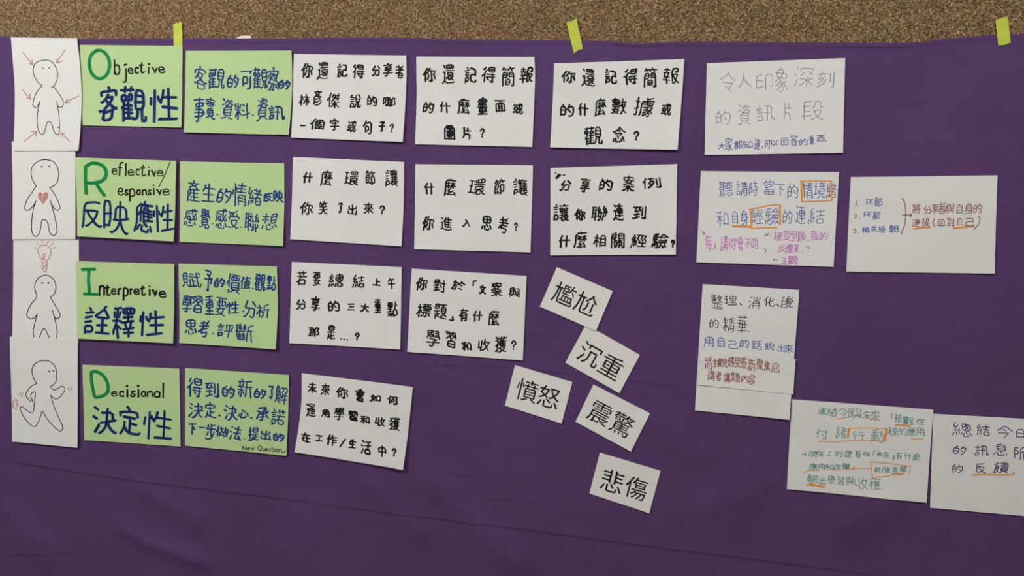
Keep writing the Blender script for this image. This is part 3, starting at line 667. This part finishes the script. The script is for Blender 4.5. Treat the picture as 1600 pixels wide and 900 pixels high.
FRAMES = {}
def make_lift(key, left, right, base, curl, seed):
    cx, cz = wall_point([left[0][0], right[0][0], left[-1][0], right[-1][0]], [left[0][1], right[0][1], left[-1][1], right[-1][1]])
    O = np.array([cx[0], cz[0]]); A = np.array([cx[1] - cx[0], cz[1] - cz[0]]); B = np.array([cx[2] - cx[0], cz[2] - cz[0]])
    Mi = np.linalg.inv(np.stack([A, B], 1))
    r_ = random.Random(seed)
    c = curl * 1.5 + 0.3
    cr = [r_.uniform(0.2, 1.0) * c for _ in range(4)]
    bow = r_.uniform(0.2, 0.8) * c
    def lift(X, Z):
        X, Z = np.asarray(X, float), np.asarray(Z, float)
        u = Mi[0, 0] * (X - O[0]) + Mi[0, 1] * (Z - O[1]); v = Mi[1, 0] * (X - O[0]) + Mi[1, 1] * (Z - O[1])
        u = np.clip(u, 0, 1); v = np.clip(v, 0, 1)
        l = base + 3.2 * cr[0] * u ** 4 * v ** 2.5 + 1.9 * cr[1] * (1 - u) ** 4 * v ** 3 + 1.3 * cr[2] * u ** 3 * (1 - v) ** 3
        l = l + bow * np.sin(np.clip(u, 0, 1) * math.pi) * (0.3 + 0.6 * v) + 1.2 * c * v ** 3 + 0.9 * c * u ** 5
        l = l + 0.5 * c * np.exp(-((v - 0.22 - 0.1 * u) / 0.09) ** 2)
        return h_low(X, Z) + l * 0.001
    FRAMES[key] = (lift, O, A, B)
    return lift

THING = {}
def make_sheet(key, spec, seed):
    name, cat, label, group, mk, left, right, base, curl = spec
    lift = make_lift(key, left, right, base, curl, seed)
    nu, nv = 18, 14
    t = np.linspace(0, 1, nv + 1)
    Lp, Rp = resample(left, t), resample(right, t)
    s = np.linspace(0, 1, nu + 1)
    P = Lp[:, None, :] * (1 - s)[None, :, None] + Rp[:, None, :] * s[None, :, None]
    X, Z = wall_point(P[..., 0], P[..., 1])
    Y = lift(X, Z)
    cx, cy, cz = X.mean(), Y.min(), Z.mean()
    root = bpy.data.objects.new(name, None); root.empty_display_size = 0.02
    COL.objects.link(root); root.location = (cx, -cy, cz)
    root.rotation_euler = (0, 0, 0)
    tag(root, label, cat, group)
    V = np.stack([X - cx, -(Y - cy), Z - cz], -1).reshape(-1, 3)
    I = np.arange((nu + 1) * (nv + 1)).reshape(nv + 1, nu + 1)
    F = np.stack([I[:-1, :-1], I[1:, :-1], I[1:, 1:], I[:-1, 1:]], -1).reshape(-1, 4)
    o = mesh_obj({'GP': 'card_face', 'WC': 'card_face', 'WP': 'paper'}[mk], V, F, MP[mk], parent=root, smooth=True)
    sm = o.modifiers.new('thickness', 'SOLIDIFY'); sm.thickness = 0.00025; sm.offset = -1
    es = o.modifiers.new('crisp_rim', 'EDGE_SPLIT'); es.split_angle = math.radians(50)
    THING[key] = (root, lift, (cx, cy, cz))

for i, (k, sp) in enumerate(SHEETS.items()):
    make_sheet(k, sp, 11 + i * 7)

# ------------------------------------------------------------------ writing
def catmull(P, n=5):
    P = np.asarray(P, float)
    if len(P) < 3: return P
    closed = np.hypot(*(P[0] - P[-1])) < 1e-6
    Q = np.vstack([P[-2] if closed else 2 * P[0] - P[1], P, P[1] if closed else 2 * P[-1] - P[-2]])
    out = []
    for i in range(1, len(Q) - 2):
        p0, p1, p2, p3 = Q[i - 1:i + 3]
        for j in range(n):
            t = j / n
            out.append(0.5 * (2 * p1 + (p2 - p0) * t + (2 * p0 - 5 * p1 + 4 * p2 - p3) * t * t + (3 * p1 - p0 - 3 * p2 + p3) * t ** 3))
    out.append(P[-1])
    return np.array(out)

def chaikin(P):
    if len(P) < 3: return P
    out = [P[0]]
    for a, b_ in zip(P[:-1], P[1:]):
        out += [a * 0.78 + b_ * 0.22, a * 0.22 + b_ * 0.78]
    out[1] = P[0]; out[-1] = P[-1]
    return np.array(out[1:])

class Ink:
    """ribbons in photo pixels, laid on the sheet's surface"""
    def __init__(s): s.v = []; s.h = []; s.f = []; s.m = []; s.n = 0
    def stroke(s, P, w, mi=0, taper=0.0, level=0.0, rng=random, flat=False):
        P = np.asarray(P, float)
        if len(P) == 1 or np.hypot(*(P[-1] - P[0])) < 0.05 and len(P) == 2:
            P = np.array([P[0] - [0.3, 0], P[0] + [0.3, 0]])
        keep = [0] + [i for i in range(1, len(P)) if np.hypot(*(P[i] - P[i - 1])) > 0.02]
        P = P[keep]
        if len(P) < 2: return
        T = np.zeros_like(P)
        T[1:-1] = P[2:] - P[:-2]; T[0] = P[1] - P[0]; T[-1] = P[-1] - P[-2]
        d = np.hypot(*np.diff(P, axis=0).T)
        T /= np.maximum(np.hypot(T[:, 0], T[:, 1]), 1e-6)[:, None]
        # sharp corners: widen by mitre
        Nn = np.stack([-T[:, 1], T[:, 0]], -1)
        k = len(P)
        hw = np.full(k, w / 2)
        for i in range(1, k - 1):
            a = (P[i] - P[i - 1]) / max(d[i - 1], 1e-6); c = float(np.clip(a @ T[i], 0.6, 1)); hw[i] /= c
        if taper:
            L = np.concatenate([[0], np.cumsum(d)]); L /= L[-1]
            hw *= 1 + taper * (0.25 - L * 0.6) + rng.uniform(-.08, .08)
        level += rng.uniform(0, 0.00003)
        pts = []
        # round cap, start
        def cap(c, t, h, sgn):
            n_ = np.array([-t[1], t[0]])
            if flat: return []
            return [c + sgn * t * h * math.sin(a) + n_ * h * math.cos(a) for a in (0.6, 1.57, 2.54)]
        b0 = s.n
        for i in range(k):
            s.v += [P[i] + Nn[i] * hw[i], P[i] - Nn[i] * hw[i]]; s.h += [level] * 2
        for i in range(k - 1):
            q = b0 + 2 * i
            s.f.append((q, q + 1, q + 3, q + 2)); s.m.append(mi)
        s.n += 2 * k
        for c, t, h, sg, q0, q1 in ((P[0], T[0], hw[0], -1, b0, b0 + 1), (P[-1], T[-1], hw[-1], 1, b0 + 2 * k - 2, b0 + 2 * k - 1)):
            cp = cap(c, t, h, sg)
            if cp:
                b1 = s.n
                s.v += cp; s.h += [level] * 3; s.n += 3
                f = (q0, b1, b1 + 1, b1 + 2, q1)
                s.f.append(f if sg < 0 else f[::-1]); s.m.append(mi)
    def build(s, key, name, mats, label):
        if not s.f: return
        root, lift, c = THING[key]
        P = np.array(s.v)
        X, Z = wall_point(P[:, 0], P[:, 1])
        Y = lift(X, Z) + 0.00022 + np.array(s.h)
        V = np.stack([X - c[0], -(Y - c[1]), Z - c[2]], -1)
        # keep every face turned to the viewer
        F = []
        for f in s.f:
            a = V[list(f)]
            ar = sum(a[i][0] * a[(i + 1) % len(f)][2] - a[(i + 1) % len(f)][0] * a[i][2] for i in range(len(f)))
            F.append(f if ar > 0 else f[::-1])
        o = mesh_obj(name, V, F, None, parent=root, mats=mats, midx=s.m)
        if label: o['label'] = label
        return o

PRINT_LABELS = {}
def ink_mats(ink):
    return [MI[ink], MI.get(ink + '_core', MI[ink])]

def slope_of(key):
    left, right = SHEETS[key][5], SHEETS[key][6]
    return (right[0][1] + right[-1][1] - left[0][1] - left[-1][1]) / (right[0][0] + right[-1][0] - left[0][0] - left[-1][0])

for ti, (key, ink, w, ox, oy, k, txt) in enumerate(TEXT):
    tk = txt.split()
    sl = slope_of(key) * 0.8
    w *= 1.12 if w > 1.6 else 1.04
    if ink == 'blue_marker': w *= 0.92 if w > 4.2 else 1.14
    elif key[0] == 'G' and len(key) > 1: w *= 1.25
    thick = ink == 'blue_marker' and w > 3
    marker = w > 1.6
    for i in range(0, len(tk), 5):
        ch = tk[i]; x0, y0, x1, y1 = [float(a) for a in tk[i + 1:i + 5]]
        rg = random.Random(ti * 1000 + i)
        I = Ink()
        X0, X1 = ox + x0 / k + w * .4, ox + x1 / k - w * .4
        Y0, Y1 = oy + y0 / k + w * .4, oy + y1 / k - w * .4
        cx, sx, sy = (X0 + X1) / 2, X1 - X0, Y1 - Y0
        if ch in 'il' : sx = 0.01
        ph = [rg.uniform(0, 6.28) for _ in range(6)]
        amp = 0.020 if ch.isascii() else 0.032
        shear = rg.uniform(-.04, .12) if not ch.isascii() else 0
        adj_sl = 0 if ch.isascii() else sl
        yy = Y1 - Y0 - abs(adj_sl) * sx
        if yy < 0.5 * sy: yy = sy * 0.5
        form = decode('cursive 的' if ch == '的' and key in ('HO', 'HR', 'HI', 'HD', 'H') else ch)
        dense = len(form) > 9
        for st in form:
            q = st.copy()
            u, v = q[:, 0], q[:, 1]
            du = amp * np.sin(v * 5.2 + ph[0]) + amp * .7 * np.sin(u * 7 + v * 3 + ph[1]) + shear * (0.5 - v)
            dv = amp * np.sin(u * 5.0 + ph[2]) + amp * .7 * np.sin(v * 8 - u * 4 + ph[3])
            px = cx + (u - 0.5 + du) * sx
            py = (Y0 + Y1) / 2 + (v - 0.5 + dv) * yy + adj_sl * (px - cx)
            Pp = np.stack([px, py], -1)
            Pp = catmull(Pp, 3) if ch in '?了' and len(st) > 4 else chaikin(Pp)
            if thick:
                I.stroke(Pp, w * 0.86, 0, 0.1, 0, rg)
                for _ in range(2):
                    j = np.array([rg.uniform(-.34, .34), rg.uniform(-.34, .34)]) * w
                    I.stroke(Pp + j, w * 0.42, 0, 0.3, 0.00003, rg)
                for _ in range(2):
                    j = np.array([rg.uniform(-.16, .16), rg.uniform(-.16, .16)]) * w
                    I.stroke(Pp + j, w * 0.34, 1, 0.3, 0.00006, rg)
            else:
                hz = abs(Pp[-1][0] - Pp[0][0]) > 1.6 * abs(Pp[-1][1] - Pp[0][1])
                ww = w * (0.86 if (hz and marker) else 1.0) * rg.uniform(0.88, 1.08) * (0.88 if dense and marker else 1.0)
                I.stroke(Pp, ww, 0, 0.35 if marker else 0.15, 0, rg)
        I.build(key, 'written_letter' if ch.isascii() or ch == 'ɑ' else 'written_character', ink_mats(ink), INK_WORDS[ink])

WHOLE = ('doodle_figure', 'heart', 'light_bulb', 'capital_letter')
def clusters(pls, reach):
    """groups of polylines that touch or nearly touch"""
    n = len(pls); grp = list(range(n))
    dense = [catmull(p, 6) if len(p) > 2 else p[0] + (p[-1] - p[0]) * np.linspace(0, 1, 20)[:, None] for p in pls]
    for i in range(n):
        for j in range(i + 1, n):
            d = np.hypot(dense[i][:, None, 0] - dense[j][None, :, 0], dense[i][:, None, 1] - dense[j][None, :, 1]).min()
            if d < reach:
                a, b_ = grp[i], grp[j]
                grp = [a if g == b_ else g for g in grp]
    return [[k for k in range(n) if grp[k] == g] for g in sorted(set(grp))]
BIG = {}
for li, (key, ink, part, w, ox, oy, k, smooth, txt) in enumerate(LINES):
    rg = random.Random(900 + li)
    pls = [np.array([float(x) for x in pl.split()]).reshape(-1, 2) / k + [ox, oy] for pl in txt.split(';')]
    sets = [list(range(len(pls)))] if part in WHOLE else clusters(pls, 2.4)
    for ids in sets:
        I = BIG.setdefault((key, ink, part), Ink()) if part in WHOLE else Ink()
        for pi in ids:
            a = pls[pi]
            if smooth and len(a) > 2: a = catmull(a)
            I.stroke(a, w * (1.25 if w < 2.4 else 1), 0, 0, 0, rg, flat=(part.startswith('orange') and w > 2) or part == 'capital_letter')
            if part == 'capital_letter':
                for s_ in (-.22, .24):
                    I.stroke(a + np.array([s_, s_ * .6]) * w, w * 0.22, 1, 0.2, 0.00006, rg)
        if part not in WHOLE:
            I.build(key, part, ink_mats(ink), INK_WORDS[ink])
for (key, ink, part), I in BIG.items():
    I.build(key, part, ink_mats(ink), {'heart': 'red scribbled heart', 'light_bulb': 'thin red light bulb with rays'}.get(part, INK_WORDS[ink]))

# printed characters: the built-in outline typeface, set as flat print on each card
def printed(key, ch, px, py, em):
    root, lift, c = THING[key]
    left, right = SHEETS[key][5], SHEETS[key][6]
    A = np.array(right[0]) - np.array(left[0]); A /= np.hypot(*A)
    Bv = np.array(left[-1]) - np.array(left[0]); Bv /= np.hypot(*Bv)
    cu = bpy.data.curves.new('glyph', 'FONT'); cu.body = ch; cu.size = 1; cu.resolution_u = 3
    tmp = bpy.data.objects.new('glyph', cu); COL.objects.link(tmp)
    dg = bpy.context.evaluated_depsgraph_get()
    me = tmp.evaluated_get(dg).to_mesh()
    V = np.array([v.co[:2] for v in me.vertices])
    F = [tuple(p.vertices) for p in me.polygons]
    bpy.data.objects.remove(tmp); bpy.data.curves.remove(cu)
    lo, hi = V.min(0), V.max(0)
    s_ = 0.93 * em / max((hi - lo).max(), 1e-6)
    Q = (V - (lo + hi) / 2) * s_
    P = np.array([px, py]) + Q[:, :1] * A + (-Q[:, 1:]) * Bv
    return P, F
for key, ch, px, py, em in PRINT:
    P, F = printed(key, ch, px, py, em)
    I = Ink()
    I.v = list(P); I.h = [0.0] * len(P); I.n = len(P); I.f = F; I.m = [0] * len(F)
    I.build(key, 'printed_character', [MI['print_ink']], INK_WORDS['print_ink'])

# ------------------------------------------------------------------ tape
def tape_mat(name, c0):
    m, nt, b = mat(name, c0, 0.55, 0.3)
    tc = add(nt, 'ShaderNodeTexCoord')
    n = add(nt, 'ShaderNodeTexNoise'); n.inputs['Scale'].default_value = 60; n.inputs['Detail'].default_value = 3
    nt.links.new(tc.outputs['Object'], n.inputs['Vector'])
    bp = add(nt, 'ShaderNodeBump'); bp.inputs['Strength'].default_value = 0.4; bp.inputs['Distance'].default_value = 0.001
    nt.links.new(n.outputs[0], bp.inputs['Height']); nt.links.new(bp.outputs[0], b.inputs['Normal'])
    return m
M_TAPE = tape_mat('yellow_tape', (0.52, 0.60, 0.06))
M_SCRAP = tape_mat('white_tape', (0.68, 0.62, 0.58))

def tape(name, label, cat, group, topl, botl, m, base=0.0011):
    """strip between a torn top edge and a torn bottom edge (pixel polylines of equal length)"""
    topl, botl = np.array(topl, float), np.array(botl, float)
    nv = 12
    rows = [topl * (1 - t) + botl * t for t in np.linspace(0, 1, nv + 1)]
    P = np.array(rows)
    X, Z = wall_point(P[..., 0], P[..., 1], 0.005)
    d = edge_z(X) - Z
    on = 1 / (1 + np.exp(-(d + 0.002) / 0.0025))
    Y = (0.0034) * (1 - on) + (h_low(X, Z) + 0.0016) * on + base * 0.5
    cx, cy, cz = X.mean(), Y.min(), Z.mean()
    V = np.stack([X - cx, -(Y - cy), Z - cz], -1).reshape(-1, 3)
    w = P.shape[1]
    I = np.arange(w * (nv + 1)).reshape(nv + 1, w)
    F = np.stack([I[:-1, :-1], I[1:, :-1], I[1:, 1:], I[:-1, 1:]], -1).reshape(-1, 4)
    o = mesh_obj(name, V, F, m, smooth=True)
    o.location = (cx, -cy, cz)
    sm = o.modifiers.new('thickness', 'SOLIDIFY'); sm.thickness = 0.0003; sm.offset = -1
    es = o.modifiers.new('crisp_rim', 'EDGE_SPLIT'); es.split_angle = math.radians(50)
    tag(o, label, cat, group)
    return o
G_T = 'yellow tape strips along the cloth top'
tape('tape_strip', 'yellow tape strip above the Objective card, leftmost of the three', 'tape', G_T,
     [(270, 38.5), (274, 36.2), (278, 35.2), (281.8, 33.8), (283.5, 35)], [(272, 73), (275.5, 73), (279, 73), (282.5, 73), (285.6, 73)], M_TAPE)
tape('tape_strip', 'slanted yellow tape strip with torn ends, middle one of the three', 'tape', G_T,
     [(884.8, 35.2), (889, 34.2), (893.5, 32.8), (897.5, 30.2), (900.3, 27.8)], [(896.8, 83.6), (900.4, 81.2), (903.6, 78.6), (907, 77.4), (911, 76.6)], M_TAPE)
tape('tape_strip', 'yellow tape strip at the far right end of the cloth top', 'tape', G_T,
     [(1556, 31.8), (1560, 29.6), (1565, 28), (1570, 26.6), (1575.5, 26.2)], [(1559.6, 71), (1564, 70.9), (1569, 70.5), (1574, 68.8), (1579, 66.8)], M_TAPE)
tape('tape_scrap', 'small white scrap of tape peeking above the cloth edge', 'tape', None,
     [(372, 57), (376, 55.6), (382, 55.3), (388, 55.2), (391.5, 55.8)], [(369, 59.6), (375, 60), (382, 60), (388, 60), (392.6, 59.6)], M_SCRAP, base=-0.0002)
